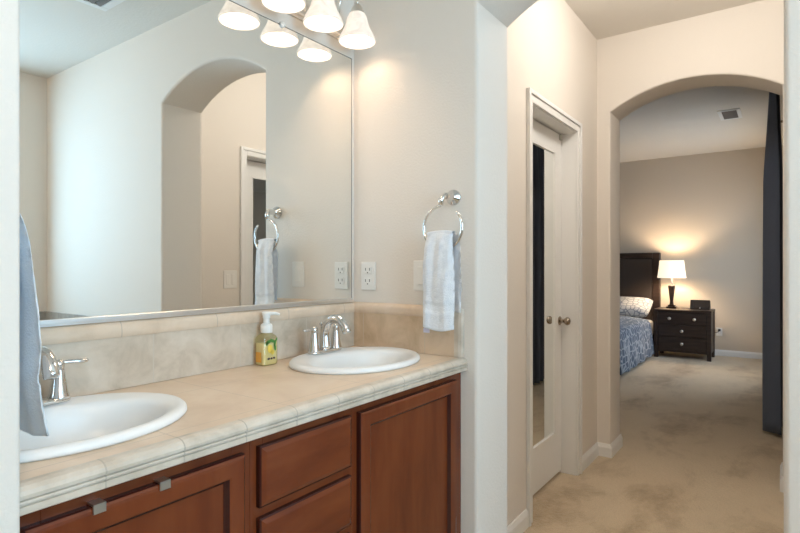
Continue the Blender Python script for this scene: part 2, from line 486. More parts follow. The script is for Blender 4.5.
# mirrored doors in the hall, recessed in their openings
def mirrored_door(name, yw, sg):
    """yw: wall face, sg: +1 when the wall lies towards +y"""
    x0, x1, zt = 2.515, 3.217, 2.050
    d = thing(name, None, None, ((x0 + x1) / 2, yw, 0), kind='structure'); cx = (x0 + x1) / 2; a0, a1 = x0 - cx, x1 - cx

    def B(bm, u0, u1, d0, d1, z0, z1, bev=0):
        ys = sorted((d0 * sg, d1 * sg)); box(bm, u0, u1, ys[0], ys[1], z0, z1, bev)
    bm = bmesh.new()   # jamb lining
    B(bm, a0 - 0.02, a0, 0.0, 0.115, 0, zt + 0.018); B(bm, a1, a1 + 0.02, 0.0, 0.115, 0, zt + 0.018); B(bm, a0, a1, 0.0, 0.115, zt, zt + 0.018)
    obj('door_jamb', bm, M['trim'], d)
    bm = bmesh.new()   # stepped casing
    cw = 0.062
    for u0, u1 in ((a0 - cw, a0 - 0.004), (a1 + 0.004, a1 + cw)):
        B(bm, u0, u1, -0.012, 0.0, 0, zt + cw, 0.003)
        e0, e1 = (u0, u0 + 0.022) if u0 < 0 else (u1 - 0.022, u1)
        B(bm, e0, e1, -0.020, -0.012, 0, zt + cw, 0.003)
    B(bm, a0 - 0.004, a1 + 0.004, -0.012, 0.0, zt + 0.004, zt + cw, 0.003); B(bm, a0 - cw + 0.022, a1 + cw - 0.022, -0.020, -0.012, zt + cw - 0.022, zt + cw, 0.003)
    obj('door_casing', bm, M['trim'], d)
    f = 0.087                       # face of the leaf behind the wall face
    g0, g1, zg0, zg1 = a0 + 0.118, a1 - 0.118, 0.263, 1.925
    bm = bmesh.new(); L0, L1 = a0 + 0.003, a1 - 0.003
    B(bm, L0, g0, f, f + 0.035, 0.02, zt - 0.006); B(bm, g1, L1, f, f + 0.035, 0.02, zt - 0.006)
    B(bm, g0, g1, f, f + 0.035, 0.02, zg0); B(bm, g0, g1, f, f + 0.035, zg1, zt - 0.006)
    leaf = obj('door_leaf', bm, M['door'], d)
    obj('mirror_pane', (lambda b: (B(b, g0, g1, f + 0.006, f + 0.012, zg0, zg1), b)[1])(bmesh.new()), M['mirror'], leaf)
    bm = bmesh.new(); q = 0.008
    B(bm, g0, g0 + q, f - 0.003, f + 0.006, zg0, zg1); B(bm, g1 - q, g1, f - 0.003, f + 0.006, zg0, zg1)
    B(bm, g0, g1, f - 0.003, f + 0.006, zg0, zg0 + q); B(bm, g0, g1, f - 0.003, f + 0.006, zg1 - q, zg1)
    obj('glazing_bead', bm, M['door'], leaf)
    kx, kz = a1 - 0.040, 0.925
    bm = bmesh.new(); prof = [(0.026, 0), (0.027, 0.004), (0.022, 0.008), (0.011, 0.011), (0.010, 0.026), (0.016, 0.032), (0.0235, 0.042), (0.0245, 0.050), (0.020, 0.060), (0.008, 0.0655)]
    lathe(bm, [(r, (f - h) * sg) for r, h in prof], kx, 0, kz, 24, axis='y')
    obj('door_knob', bm, M['bronze'], leaf, angle=AS)
    bm = bmesh.new(); B(bm, a1 - 0.045, a1 - 0.020, f - 0.012, f, zt - 0.040, zt - 0.006, 0.003)
    obj('door_catch', bm, M['steel'], leaf)
    return d


mirrored_door('door_1', YL, 1)
mirrored_door('door_2', YR, -1)

# ------------------------------------------------------------------ vanity
HC = 0.9745
FY = 0.798                                  # face frame plane


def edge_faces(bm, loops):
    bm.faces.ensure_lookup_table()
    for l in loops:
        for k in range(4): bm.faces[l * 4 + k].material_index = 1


def panel_door(parent, x0, x1, z0, z1, y):
    """mitred frame with a moulded edge and a recessed flat panel"""
    bm = bmesh.new(); t = 0.016; s = 0.042
    Q = lambda i, yy: [(x0 + i, yy, z0 + i), (x1 - i, yy, z0 + i), (x1 - i, yy, z1 - i), (x0 + i, yy, z1 - i)]
    rings(bm, [Q(0, y), Q(0, y - t + 0.006), Q(0.0015, y - t + 0.003), Q(0.005, y - t + 0.0006), Q(0.009, y - t), Q(s - 0.010, y - t), Q(s - 0.007, y - t + 0.0015), Q(s - 0.003, y - 0.008), Q(s, y - 0.006), Q(s, y)], False, False)
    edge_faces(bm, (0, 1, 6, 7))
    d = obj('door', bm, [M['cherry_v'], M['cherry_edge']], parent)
    obj('panel', bmbox(x0 + s, x1 - s, y - 0.005, y - 0.0005, z0 + s, z1 - s), M['cherry_v'], d)
    return d


def drawer_front(parent, x0, x1, z0, z1, y):
    bm = bmesh.new(); t = 0.016; q = 0.012
    R = lambda i, yy: [(x0 + i, yy, z0 + i), (x1 - i, yy, z0 + i), (x1 - i, yy, z1 - i), (x0 + i, yy, z1 - i)]
    rings(bm, [R(0, y), R(0, y - t + 0.006), R(0.003, y - t + 0.004), R(q - 0.003, y - t + 0.001), R(q, y - t)])
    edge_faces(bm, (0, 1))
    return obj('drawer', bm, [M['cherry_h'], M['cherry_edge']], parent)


def cabinet(x0, x1, label, stile_l, stile_r):
    c = thing('vanity_cabinet', label, 'cabinet', ((x0 + x1) / 2, FY + 0.2, 0), 'cherry cabinet units under the vanity counter')
    ox, oy = (x0 + x1) / 2, FY + 0.2; a0, a1 = x0 - ox, x1 - ox; f = FY - oy
    bm = bmesh.new(); t = 0.012
    box(bm, a0, a0 + t, f + 0.018, D - oy - 0.001, 0.09, 0.937); box(bm, a1 - t, a1, f + 0.018, D - oy - 0.001, 0.09, 0.937)
    box(bm, a0 + t, a1 - t, f + 0.018, D - oy - 0.001, 0.09, 0.105); box(bm, a0 + t, a1 - t, D - oy - 0.011, D - oy - 0.001, 0.105, 0.937)
    obj('carcass', bm, M['cherry_dark'], c)
    bm = bmesh.new(); box(bm, a0, a1, f + 0.06, f + 0.075, 0, 0.09); obj('toe_kick', bm, M['cherry_dark'], c)
    bm = bmesh.new()
    box(bm, a0, a0 + stile_l, f, f + 0.018, 0.09, 0.937, 0.001); box(bm, a1 - stile_r, a1, f, f + 0.018, 0.09, 0.937, 0.001)
    box(bm, a0 + stile_l, a1 - stile_r, f, f + 0.018, 0.885, 0.937, 0.001); box(bm, a0 + stile_l, a1 - stile_r, f, f + 0.018, 0.09, 0.13, 0.001)
    obj('face_frame', bm, M['cherry_v'], c)
    return c, ox, f


c, ox, f = cabinet(WX + 0.001, 0.640, 'cherry vanity cabinet below the left sink, with metal hooks over its door', 0.04, 0.04)
panel_door(c, 0.276 - ox, 0.621 - ox, 0.115, 0.915, f)
c, ox, f = cabinet(0.6402, 0.9278, 'cherry vanity drawer unit between the two sink cabinets', 0.03, 0.03)
for z0, z1 in ((0.803, 0.917), (0.672, 0.783), (0.541, 0.652), (0.41, 0.521), (0.115, 0.39)):
    drawer_front(c, 0.655 - ox, 0.914 - ox, z0, z1, f)
bm = bmesh.new()
for z0, z1 in ((0.652, 0.672), (0.783, 0.803), (0.521, 0.541), (0.39, 0.41)): box(bm, 0.670 - ox, 0.898 - ox, f, f + 0.018, z0 - 0.01, z1 + 0.01)
obj('drawer_rail', bm, M['cherry_h'], c)
c, ox, f = cabinet(0.928, W - 0.001, 'cherry vanity cabinet below the right sink beside the towel wall', 0.03, 0.062)
panel_door(c, 0.943 - ox, 1.383 - ox, 0.115, 0.917, f)

# worktop
SINKS = ((0.412, 1.010), (1.195, 1.010))
ct = thing('tiled_countertop', 'long beige tile vanity counter with two oval sink cutouts and tile backsplash', 'countertop', (0.845, 1.0, HC))
ox, oy, oz = 0.845, 1.0, HC
bm = bmesh.new(); y0, y1 = 0.800, D - 0.0005; zb = HC - 0.03
for (sx, sy), (xa, xb) in zip(SINKS, ((WX + 0.001, 0.806), (0.806, W - 0.001))):
    hx, hy, cy = 0.180, 0.135, sy - 0.018
    angs = [2 * PI * k / 72 for k in range(72)] + [math.atan2(yy - cy, xx - sx) % (2 * PI) for xx in (xa, xb) for yy in (y0, y1)]
    angs = sorted(set(round(a, 6) for a in angs)); inn, out, lo, lowo = [], [], [], []
    for a in angs:
        ca, sa = math.cos(a), math.sin(a)
        t = min((xb - sx) / ca if ca > 1e-9 else (xa - sx) / ca if ca < -1e-9 else 9, (y1 - cy) / sa if sa > 1e-9 else (y0 - cy) / sa if sa < -1e-9 else 9)
        r = 1 / math.sqrt((ca / hx) ** 2 + (sa / hy) ** 2)
        inn.append((sx + r * ca - ox, cy + r * sa - oy, 0)); out.append((sx + t * ca - ox, cy + t * sa - oy, 0))
    dz = zb - HC
    ring = [out, inn, [(p[0], p[1], dz) for p in inn], [(p[0], p[1], dz) for p in out]]
    L = rings(bm, ring, False, False)
    n = len(angs)
    for i in range(n):
        j = (i + 1) % n; bm.faces.new((L[3][i], L[3][j], L[0][j], L[0][i]))
bmesh.ops.remove_doubles(bm, verts=bm.verts, dist=1e-5)
obj('top', bm, M['toptile'], ct, loc=(0, 0, 0))
bm = bmesh.new(); pf = [(0.800, 0.9745), (0.790, 0.9745), (0.782, 0.9725), (0.7765, 0.968), (0.774, 0.963), (0.7745, 0.9585), (0.779, 0.957), (0.779, 0.956), (0.7755, 0.955), (0.775, 0.953), (0.7755, 0.951), (0.779, 0.950), (0.779, 0.949), (0.776, 0.948), (0.776, 0.939), (0.778, 0.9375), (0.800, 0.9375)]
prism_x(bm, [(y - oy, z - oz) for y, z in pf], WX + 0.001 - ox, W - 0.001 - ox)
e = obj('edge_trim', bm, M['edgetile'], ct)
bm = bmesh.new(); box(bm, WX + 0.001 - ox, W - 0.013 - ox, D - 0.012 - oy, D - 0.001 - oy, 0.0005, 1.092 - oz, 0.001)
obj('backsplash', bm, M['splashtile'], ct)
bm = bmesh.new(); box(bm, W - 0.013 - ox, W - 0.001 - ox, 0.815 - oy, D - 0.001 - oy, 0.0005, 1.092 - oz, 0.001)
obj('side_splash', bm, M['sidetile_warmlit'], ct)
capf = [(0, 1.092), (-0.013, 1.092), (-0.015, 1.096), (-0.0155, 1.105), (-0.014, 1.116), (-0.010, 1.124), (-0.004, 1.128), (0, 1.128)]
bm = bmesh.new(); prism_x(bm, [(D - 0.001 + a - oy, z - oz) for a, z in capf], WX + 0.001 - ox, W - 0.003 - ox)
rings(bm, [[(W - 0.001 + a - ox, yy - oy, z - oz) for a, z in capf] for yy in (D - 0.001, 0.815)])
obj('backsplash_cap', bm, M['captile'], ct, angle=AS)
bm = bmesh.new(); endf = [(0.815, 0), (0.800, 0), (0.791, -0.003), (0.787, -0.009), (0.787, -0.013), (0.815, -0.013)]
rings(bm, [[(W - 0.014 - a - ox, y - oy, z - oz) for y, a in endf] for z in (HC + 0.0005, 1.122)])
obj('end_bullnose', bm, M['edgetile'], ct)


# sinks
def sink(sx, sy, label):
    t = thing('oval_sink', label, 'sink', (sx, sy, HC), 'white drop-in sinks')
    R = [(0.196, 0.156, 0, 0.0005), (0.208, 0.168, 0, 0.0005), (0.211, 0.171, 0, 0.004), (0.210, 0.170, 0, 0.010), (0.205, 0.165, 0, 0.0145), (0.196, 0.156, 0, 0.0155), (0.188, 0.146, -0.006, 0.0140),
         (0.178, 0.130, -0.018, 0.0125), (0.170, 0.121, -0.022, 0.0095), (0.164, 0.115, -0.022, 0.002), (0.160, 0.111, -0.022, -0.012), (0.152, 0.104, -0.022, -0.035), (0.135, 0.090, -0.022, -0.063), (0.105, 0.068, -0.020, -0.083), (0.06, 0.04, -0.016, -0.094), (0.018, 0.018, -0.014, -0.097)]
    bm = bmesh.new(); n = 72
    rings(bm, [[(a * math.cos(2 * PI * k / n), cy + b * math.sin(2 * PI * k / n), z) for k in range(n)] for a, b, cy, z in R], False, True)
    obj('basin', bm, M['ceramic'], t, smooth=True)
    bm = bmesh.new(); lathe(bm, [(0.017, 0), (0.017, 0.002), (0.012, 0.003), (0.010, 0.001)], 0, -0.014, -0.0965)
    obj('drain', bm, M['chrome'], t, smooth=True)
    return t


sink(*SINKS[0], 'white oval sink nearest the camera, below the hanging blue towel')
sink(*SINKS[1], 'white oval sink at the far end, beside the soap bottle')


def faucet(sx, sy, label):
    z = HC + 0.0145
    t = thing('sink_faucet', label, 'faucet', (sx, sy, z), 'chrome two-handle faucets')
    bm = bmesh.new(); n = 36   # oval deck plate
    st = lambda a, b, h: [(a * math.copysign(abs(math.cos(2 * PI * k / n)) ** 0.7, math.cos(2 * PI * k / n)), b * math.copysign(abs(math.sin(2 * PI * k / n)) ** 0.8, math.sin(2 * PI * k / n)), h) for k in range(n)]
    rings(bm, [st(0.066, 0.021, 0), st(0.067, 0.022, 0.004), st(0.064, 0.020, 0.008), st(0.058, 0.015, 0.010)])
    obj('deck_plate', bm, M['chrome'], t, smooth=True)
    bm = bmesh.new(); pts = []; rad = []
    for k in range(5): pts.append((0, 0, 0.008 + 0.045 * k / 4)); rad.append(0.0185 - 0.0060 * k / 4)
    for k in range(1, 17):
        a = PI * 0.80 * k / 16; R = 0.044; pts.append((0, -R + R * math.cos(a), 0.058 + R * 1.05 * math.sin(a))); rad.append(0.0124 + 0.0012 * k / 16)
    p = pts[-1]; pts.append((0, p[1] - 0.008, p[2] - 0.016)); rad.append(0.0138); pts.append((0, p[1] - 0.010, p[2] - 0.022)); rad.append(0.0125)
    tube(bm, pts, rad, 18); obj('spout', bm, M['chrome'], t, smooth=True)
    bm = bmesh.new(); lathe(bm, [(0.0022, 0), (0.0022, 0.07), (0.0045, 0.073), (0.0055, 0.078), (0.004, 0.083), (0.001, 0.084)], 0, 0.0175, 0.008, 14)
    obj('lift_rod', bm, M['chrome'], t, smooth=True)
    for s in (-1, 1):
        bm = bmesh.new(); lathe(bm, [(0.0195, 0), (0.019, 0.004), (0.0165, 0.012), (0.0130, 0.035), (0.0105, 0.054), (0.0092, 0.058), (0.0100, 0.060), (0.0105, 0.067), (0.0085, 0.073), (0.003, 0.076)], s * 0.047, 0, 0.006, 22)
        h = obj('handle', bm, M['chrome'], t, smooth=True)
        bm = bmesh.new(); pts = [(s * 0.047, 0, 0.072), (s * 0.058, -0.002, 0.0755), (s * 0.072, -0.004, 0.0745), (s * 0.086, -0.006, 0.0735), (s * 0.096, -0.007, 0.074), (s * 0.099, -0.0072, 0.0742)]
        tube(bm, pts, [0.006, 0.0050, 0.0058, 0.0062, 0.0045, 0.001], 14)
        for v in bm.verts: v.co.z = 0.0745 + (v.co.z - 0.0745) * 0.75
        obj('lever', bm, M['chrome'], h, smooth=True)
    return t


faucet(0.414, 1.145, 'chrome faucet of the near sink, half hidden by the blue towel')
faucet(1.203, 1.143, 'chrome faucet of the far sink beside the soap bottle')

# over-door hooks on the left cabinet door
for i, (x, lab) in enumerate(((0.366, 'metal strap hook over the cabinet door, nearer the wing wall'), (0.464, 'metal strap hook over the cabinet door, nearer the drawers'))):
    b = bmesh.new(); yF, yK, zt = FY - 0.016, FY - 0.0002, 0.9155
    prof = [(yF - 0.0035, zt - 0.010), (yF - 0.0005, zt - 0.010), (yF - 0.0005, zt + 0.0004), (FY - 0.0003, zt + 0.0004), (FY - 0.0003, zt + 0.0034), (yF - 0.0035, zt + 0.0034)]
    prism_x(b, [(y - FY, z - zt) for y, z in prof], -0.0085, 0.0085)
    tag(obj('door_hook', b, M['steel'], loc=(x, FY, zt)), lab, 'hook', 'metal hooks over the cabinet door')

# mirror
mr = thing('wall_mirror', 'large frameless wall mirror above the vanity with chrome bottom channel', 'mirror', (0.845, D, 1.128))
bm = bmesh.new(); box(bm, WX + 0.002 - 0.845, W - 0.020 - 0.845, -0.006, -0.0005, 0.004, 1.970 - 1.128)
obj('mirror_glass', bm, M['mirror'], mr)
bm = bmesh.new(); box(bm, WX + 0.002 - 0.845, W - 0.018 - 0.845, -0.0125, -0.0005, 0.0, 0.004, 0.0008); box(bm, WX + 0.002 - 0.845, W - 0.018 - 0.845, -0.0125, -0.0065, 0.0035, 0.014, 0.002, 3)
obj('bottom_channel', bm, M['nickel2'], mr)
bm = bmesh.new(); x1_ = W - 0.020 - 0.845; zt = 1.970 - 1.128
box(bm, x1_, x1_ + 0.002, -0.0065, -0.0005, 0.004, zt); box(bm, WX + 0.002 - 0.845, x1_ + 0.002, -0.0065, -0.0005, zt, zt + 0.002)
obj('mirror_edge', bm, M['darkedge'], mr)
bm = bmesh.new(); lathe(bm, [(0.009, -0.0005), (0.009, -0.010), (0.006, -0.013), (0.002, -0.014)], 1.098 - 0.845, 0, zt + 0.003, 18, axis='y')
obj('mirror_clip', bm, M['plate'], mr, smooth=True)

# ------------------------------------------------------------------ vanity light
vl = thing('vanity_light', 'nickel wall light with three glowing glass bell shades above the mirror', 'wall light', (1.18, D, 2.02))
bm = bmesh.new(); box(bm, -0.285, 0.205, -0.022, -0.0005, 0.004, 0.044, 0.006, 3); box(bm, -0.295, 0.215, -0.010, -0.0005, -0.004, 0.052, 0.003)
obj('back_plate', bm, M['nickel'], vl)
BELL = [(0.0200, 0.094), (0.0260, 0.090), (0.0310, 0.080), (0.0340, 0.068), (0.0380, 0.054), (0.0430, 0.041), (0.0455, 0.036), (0.0520, 0.024), (0.0580, 0.011), (0.0605, 0.004), (0.0595, 0.0)]
for x in (1.331, 1.174, 1.017):
    dx = x - 1.18; zr = 1.977 - 2.02; yb = -0.102
    bm = bmesh.new()
    pts = [(dx, -0.020, 0.02), (dx, -0.024, 0.04), (dx, -0.024, 0.07)]
    for k in range(0, 11):
        a = PI * k / 10; pts.append((dx, -0.063 + 0.039 * math.cos(a), 0.090 + 0.042 * math.sin(a)))
    pts.append((dx, yb, 0.076))
    tube(bm, pts, 0.0048, 12); obj('arm', bm, M['nickel'], vl, smooth=True)
    bm = bmesh.new(); lathe(bm, [(0.006, 0.080), (0.010, 0.078), (0.016, 0.069), (0.022, 0.055), (0.0235, 0.050), (0.0225, 0.045)], dx, yb, 0, 24)
    obj('shade_holder', bm, M['nickel'], vl, angle=AS)
    bm = bmesh.new(); n = 40
    prof = [(r, zr + h) for r, h in BELL] + [(r - 0.003, zr + h + (0.001 if i == 0 else 0)) for i, (r, h) in enumerate(BELL[::-1])]
    lathe(bm, prof, dx, yb, 0, n, False, False)
    sh = obj('bell_shade', bm, M['bell'], vl, smooth=True)
    bm = bmesh.new(); lathe(bm, [(0.012, 0.050), (0.012, 0.040), (0.008, 0.038)], dx, yb, 0, 16); obj('socket', bm, M['plate'], vl)
    point('vanity_bulb', (x, D + yb, 2.034), VANITY_W, WARM, 0.024)

# ------------------------------------------------------------------ plates


def wall_plate(name, label, cat, loc, rz, w, h, kind, group=None):
    """plate facing local -y"""
    t = thing(name, label, cat, loc, group, rz)
    bm = bmesh.new(); box(bm, -w / 2, w / 2, -0.006, -0.0005, -h / 2, h / 2, 0.0025, 3); obj('cover_plate', bm, M['plate'], t)
    if kind == 'outlet':
        for s in (-1, 1):
            bm = bmesh.new(); box(bm, -w * 0.26, w * 0.26, -0.0085, -0.006, s * h * 0.20 - h * 0.13, s * h * 0.20 + h * 0.13, 0.002, 2); r = obj('receptacle', bm, M['plate'], t)
            bm = bmesh.new()
            for dx in (-0.14, 0.14): box(bm, w * dx - 0.0012, w * dx + 0.0012, -0.0090, -0.0084, s * h * 0.20 - 0.001, s * h * 0.20 + 0.008)
            lathe(bm, [(0.0022, -0.0090), (0.0022, -0.0084)], 0, 0, s * h * 0.20 - 0.008, 10, axis='y'); obj('slots', bm, M['slot'], r)
    else:
        for dx in kind:
            bm = bmesh.new(); box(bm, dx - 0.0145, dx + 0.0145, -0.0095, -0.006, -h * 0.30, h * 0.30, 0.002, 2)
            for v in bm.verts:
                if v.co.y < -0.007: v.co.y += 0.002 * (1 if v.co.z > 0 else -0.3)
            obj('rocker', bm, M['plate'], t)
    return t


wall_plate('wall_outlet', 'white duplex outlet on the towel wall beside the mirror', 'outlet', (W, 1.157, 1.2185), PI / 2 + PI, 0.062, 0.096, 'outlet')
wall_plate('light_switch', 'white rocker switch on the wall behind the hanging hand towel', 'switch', (W, 0.939, 1.2215), PI / 2 + PI, 0.062, 0.096, (0.0,))
wall_plate('light_switch', 'double rocker switch plate on the hall wall, seen in the mirror', 'switch', (2.372, YR, 1.160), PI, 0.112, 0.125, (-0.024, 0.024))
wall_plate('wall_outlet', 'white outlet low on the bedroom wall beside the nightstand', 'outlet', (BX, 0.735, 0.335), PI / 2 + PI, 0.075, 0.115, 'outlet')


# ------------------------------------------------------------------ towel rings and towels
def towel_ring(label, wx, sg, y, z):
    """wx wall face, sg = direction into the room along x"""
    t = thing('towel_ring', label, 'towel ring', (wx, y, z), 'chrome towel rings')
    bm = bmesh.new(); lathe(bm, [(0.024, sg * 0.0005), (0.024, sg * 0.008), (0.021, sg * 0.012), (0.013, sg * 0.017), (0.010, sg * 0.024), (0.011, sg * 0.045), (0.009, sg * 0.050)], 0, 0, 0, 24, axis='x'); obj('wall_mount', bm, M['chrome'], t, angle=AS)
    bm = bmesh.new(); tube(bm, [(sg * 0.040, 0.0, 0.0), (sg * 0.055, 0.004, -0.002), (sg * 0.062, 0.010, -0.012), (sg * 0.062, 0.010, -0.030)], [0.007, 0.0075, 0.0085, 0.0075], 14); obj('post', bm, M['chrome'], t, smooth=True)
    bm = bmesh.new(); R = 0.066; cz = -0.030 - R; pts = []
    for k in range(49):
        a = PI / 2 + 0.12 + (2 * PI - 0.95) * k / 48; pts.append((sg * 0.062, 0.0 + R * -math.cos(a) * -1 * -1 + 0.004, cz + R * math.sin(a)))
    tube(bm, pts, 0.0042, 12); obj('ring', bm, M['chrome'], t, smooth=True)
    return t


towel_ring('chrome towel ring on the wall right of the mirror, holding a white towel', W, -1, 0.822, 1.462)
towel_ring('chrome towel ring on the wing wall, hidden behind the blue towel', WX, 1, 1.010, 1.462)


def towel(name, label, bx, sg, yc, ztop, zf, zb, w0, w1, m, mband, seed, band=(0.05, 0.075), spread=0.014, flare=0.0, group=None):
    """hangs over a bar at x=bx; the front layer hangs on the room side (sg)"""
    t = thing(name, label, 'towel', (bx, yc, ztop), group)

    def layer(side, zbot, w_top, w_bot, off, ph):
        NU, NV = 30, 54; bm = bmesh.new(); grid = {}
        L = ztop - zbot
        for thick in (0, 1):
            for j in range(NV + 1):
                v = j / NV; zz = -L * v
                for i in range(NU + 1):
                    u = i / NU * 2 - 1
                    wd = w_top + (w_bot - w_top) * min(1, v * 2.2) ** 0.8
                    fold = 0.0040 * math.sin(u * 5.2 + ph + v * 0.8) * (1 - 0.35 * v) + 0.0012 * math.sin(u * 10.5 + ph * 2.1 - v * 4)
                    fold += 0.006 * noise.noise(Vector((u * 1.6 + seed, v * 3.2, ph)))
                    bulge = spread * (1 - math.exp(-v * 9)) + flare * max(0, v - 0.72) / 0.28
                    q = (1 - abs(u) ** 6)   # rounded edge
                    th = 0.011 * q * (0.6 + 0.4 * min(1, v * 8))
                    inband = L * (1 - v)
                    pinch = 0.0025 if band[0] < inband < band[1] else 0.0
                    x = side * (0.003 + bulge * (0.75 if side == -sg else 1.0) + (th - pinch if thick else 0.0)) + fold * 0.9 * (min(1, v * 6))
                    x += (0.0012 * noise.noise(Vector((u * 14, v * 26, seed + thick)))) * thick
                    yy = off + wd / 2 * u + 0.002 * noise.noise(Vector((v * 7, seed, u)))
                    droop = -0.006 * math.cos(u * 2.2 + ph) * v if v > 0.5 else 0
                    grid[(thick, i, j)] = bm.verts.new((x, yy, zz + droop - (0.004 * (u * u)) * (1 - v)))
        for j in range(NV):
            for i in range(NU):
                a = [grid[(1, i, j)], grid[(1, i + 1, j)], grid[(1, i + 1, j + 1)], grid[(1, i, j + 1)]]; bm.faces.new(a)
                bm.faces.new([grid[(0, i, j)], grid[(0, i, j + 1)], grid[(0, i + 1, j + 1)], grid[(0, i + 1, j)]])
        for j in range(NV):
            for i in (0, NU): bm.faces.new((grid[(0, i, j)], grid[(1, i, j)], grid[(1, i, j + 1)], grid[(0, i, j + 1)]))
        for i in range(NU):
            for j in (0, NV): bm.faces.new((grid[(0, i, j)], grid[(0, i + 1, j)], grid[(1, i + 1, j)], grid[(1, i, j)]))
        bmesh.ops.recalc_face_normals(bm, faces=bm.faces)
        for fc in bm.faces:
            zc = fc.calc_center_median().z + L
            if band[0] < zc < band[1]: fc.material_index = 1
        return bm
    fl = obj('front_layer', layer(sg, zf, w0, w1, 0, 0.4), [m, mband], t, smooth=True)
    obj('back_layer', layer(-sg, zb, w0, w1 * 0.93, -0.012, 2.3), [m, mband], t, smooth=True)
    # fold over the bar
    bm = bmesh.new(); NU = 30; rs = []
    for k in range(9):
        a = PI * k / 8; r = 0.011
        rs.append([(sg * r * math.cos(a) + 0.0, w0 / 2 * (i / NU * 2 - 1), -0.003 + r * 0.9 * math.sin(a) - 0.004 * ((i / NU * 2 - 1) ** 2)) for i in range(NU + 1)])
    rings(bm, rs, False, False, closed=False); obj('fold', bm, m, t, smooth=True)
    return t, fl


t, fl = towel('hand_towel', 'pale white terry towel hanging in the chrome ring by the light switch', W - 0.062, -1, 0.832, 1.352, 1.066, 1.120, 0.088, 0.108, M['terry'], M['terryband'], 3.0)
bm = bmesh.new(); box(bm, -0.0165, -0.0155, 0.030, 0.052, 1.052 - 1.352, 1.066 - 1.352); obj('care_tag', bm, M['tag'], fl)
towel('hand_towel', 'blue terry towel hanging in soft focus over the near sink', WX + 0.062, 1, 1.014, 1.352, 0.985, 1.05, 0.105, 0.165, M['terryblue'], M['terryblue'], 9.0, band=(0.085, 0.10), spread=0.018, flare=0.016)

# ------------------------------------------------------------------ soap bottle
sb = thing('soap_dispenser', 'clear pump bottle of yellow hand soap beside the far sink', 'soap bottle', (1.010, 1.186, HC))


def rrect(hx, hy, r, z, n=6):
    q = []
    for cx, cy, a0 in ((hx - r, hy - r, 0), (-hx + r, hy - r, PI / 2), (-hx + r, -hy + r, PI), (hx - r, -hy + r, 1.5 * PI)):
        for k in range(n + 1):
            a = a0 + PI / 2 * k / n; q.append((cx + r * math.cos(a), cy + r * math.sin(a), z))
    return q


hx, hy = 0.027, 0.020
bm = bmesh.new(); rings(bm, [rrect(hx - .003, hy - .003, .006, 0.0005), rrect(hx, hy, .008, 0.004), rrect(hx, hy, .008, 0.074), rrect(hx - .002, hy - .002, .009, 0.080), rrect(hx - .010, hy - .006, .009, 0.086), rrect(.0125, .0125, .012, 0.089), rrect(.0125, .0125, .012, 0.093)], True, False)
obj('bottle', bm, M['clearplastic'], sb, angle=AS)
bm = bmesh.new(); rings(bm, [rrect(hx - .004, hy - .004, .006, 0.0015), rrect(hx - .0018, hy - .0018, .007, 0.005), rrect(hx - .0018, hy - .0018, .007, 0.062), rrect(hx - .003, hy - .003, .006, 0.0625)])
obj('liquid', bm, M['soap'], sb, angle=AS)
bm = bmesh.new(); lathe(bm, [(0.0155, 0.090), (0.0165, 0.092), (0.0165, 0.110), (0.015, 0.114), (0.009, 0.117), (0.0085, 0.130), (0.0105, 0.131), (0.0105, 0.139), (0.008, 0.141)], 0, 0, 0, 24)
pump = obj('pump', bm, M['pumpwhite'], sb, angle=AS)
bm = bmesh.new(); lathe(bm, [(0.012, 0.139), (0.0125, 0.142), (0.0125, 0.147), (0.010, 0.149)], 0, 0, 0, 20); tube(bm, [(0.006, -0.006, 0.1435), (0.018, -0.018, 0.144), (0.026, -0.026, 0.1405)], [0.006, 0.0045, 0.0035], 12)
obj('nozzle', bm, M['pumpwhite'], pump, angle=AS)
bm = bmesh.new(); box(bm, -hx - 0.0006, -hx - 0.0001, -0.010, 0.012, 0.010, 0.038); obj('orange_label', bm, M['orange'], sb)['label'] = 'orange sticker on the narrow side'


def blob(bm, cx, cz, rx, rz, ang, y, n=14):
    v = [bm.verts.new((cx + rx * math.cos(2 * PI * k / n) * math.cos(ang) - rz * math.sin(2 * PI * k / n) * math.sin(ang), y, cz + rx * math.cos(2 * PI * k / n) * math.sin(ang) + rz * math.sin(2 * PI * k / n) * math.cos(ang))) for k in range(n)]
    bm.faces.new(v)


yl = -hy - 0.0004
bm = bmesh.new()
for a in ((-0.010, 0.066, 0.010, 0.005, 0.3), (0.004, 0.068, 0.010, 0.0045, -0.4), (0.013, 0.060, 0.010, 0.004, 1.4), (0.014, 0.048, 0.009, 0.0038, 1.7), (-0.015, 0.062, 0.006, 0.004, 1.2), (0.018, 0.070, 0.006, 0.003, 1.0)): blob(bm, *a, yl)
lab = obj('leaf_print', bm, M['green'], sb); lab['label'] = 'green leaf print on the front'
bm = bmesh.new()
for a in ((-0.004, 0.046, 0.009, 0.012, 0.2), (0.005, 0.036, 0.006, 0.007, -0.2)): blob(bm, *a, yl - 0.0001)
obj('fruit_print', bm, M['lemon'], sb)['label'] = 'yellow fruit print on the front'
bm = bmesh.new()
for a in ((-0.009, 0.019, 0.005, 0.003, 0), (0.001, 0.019, 0.004, 0.0028, 0.2), (0.010, 0.0195, 0.004, 0.0028, -0.2)): blob(bm, *a, yl - 0.0001)
obj('dark_print', bm, M['labeldark'], sb)['label'] = 'small dark print low on the front'


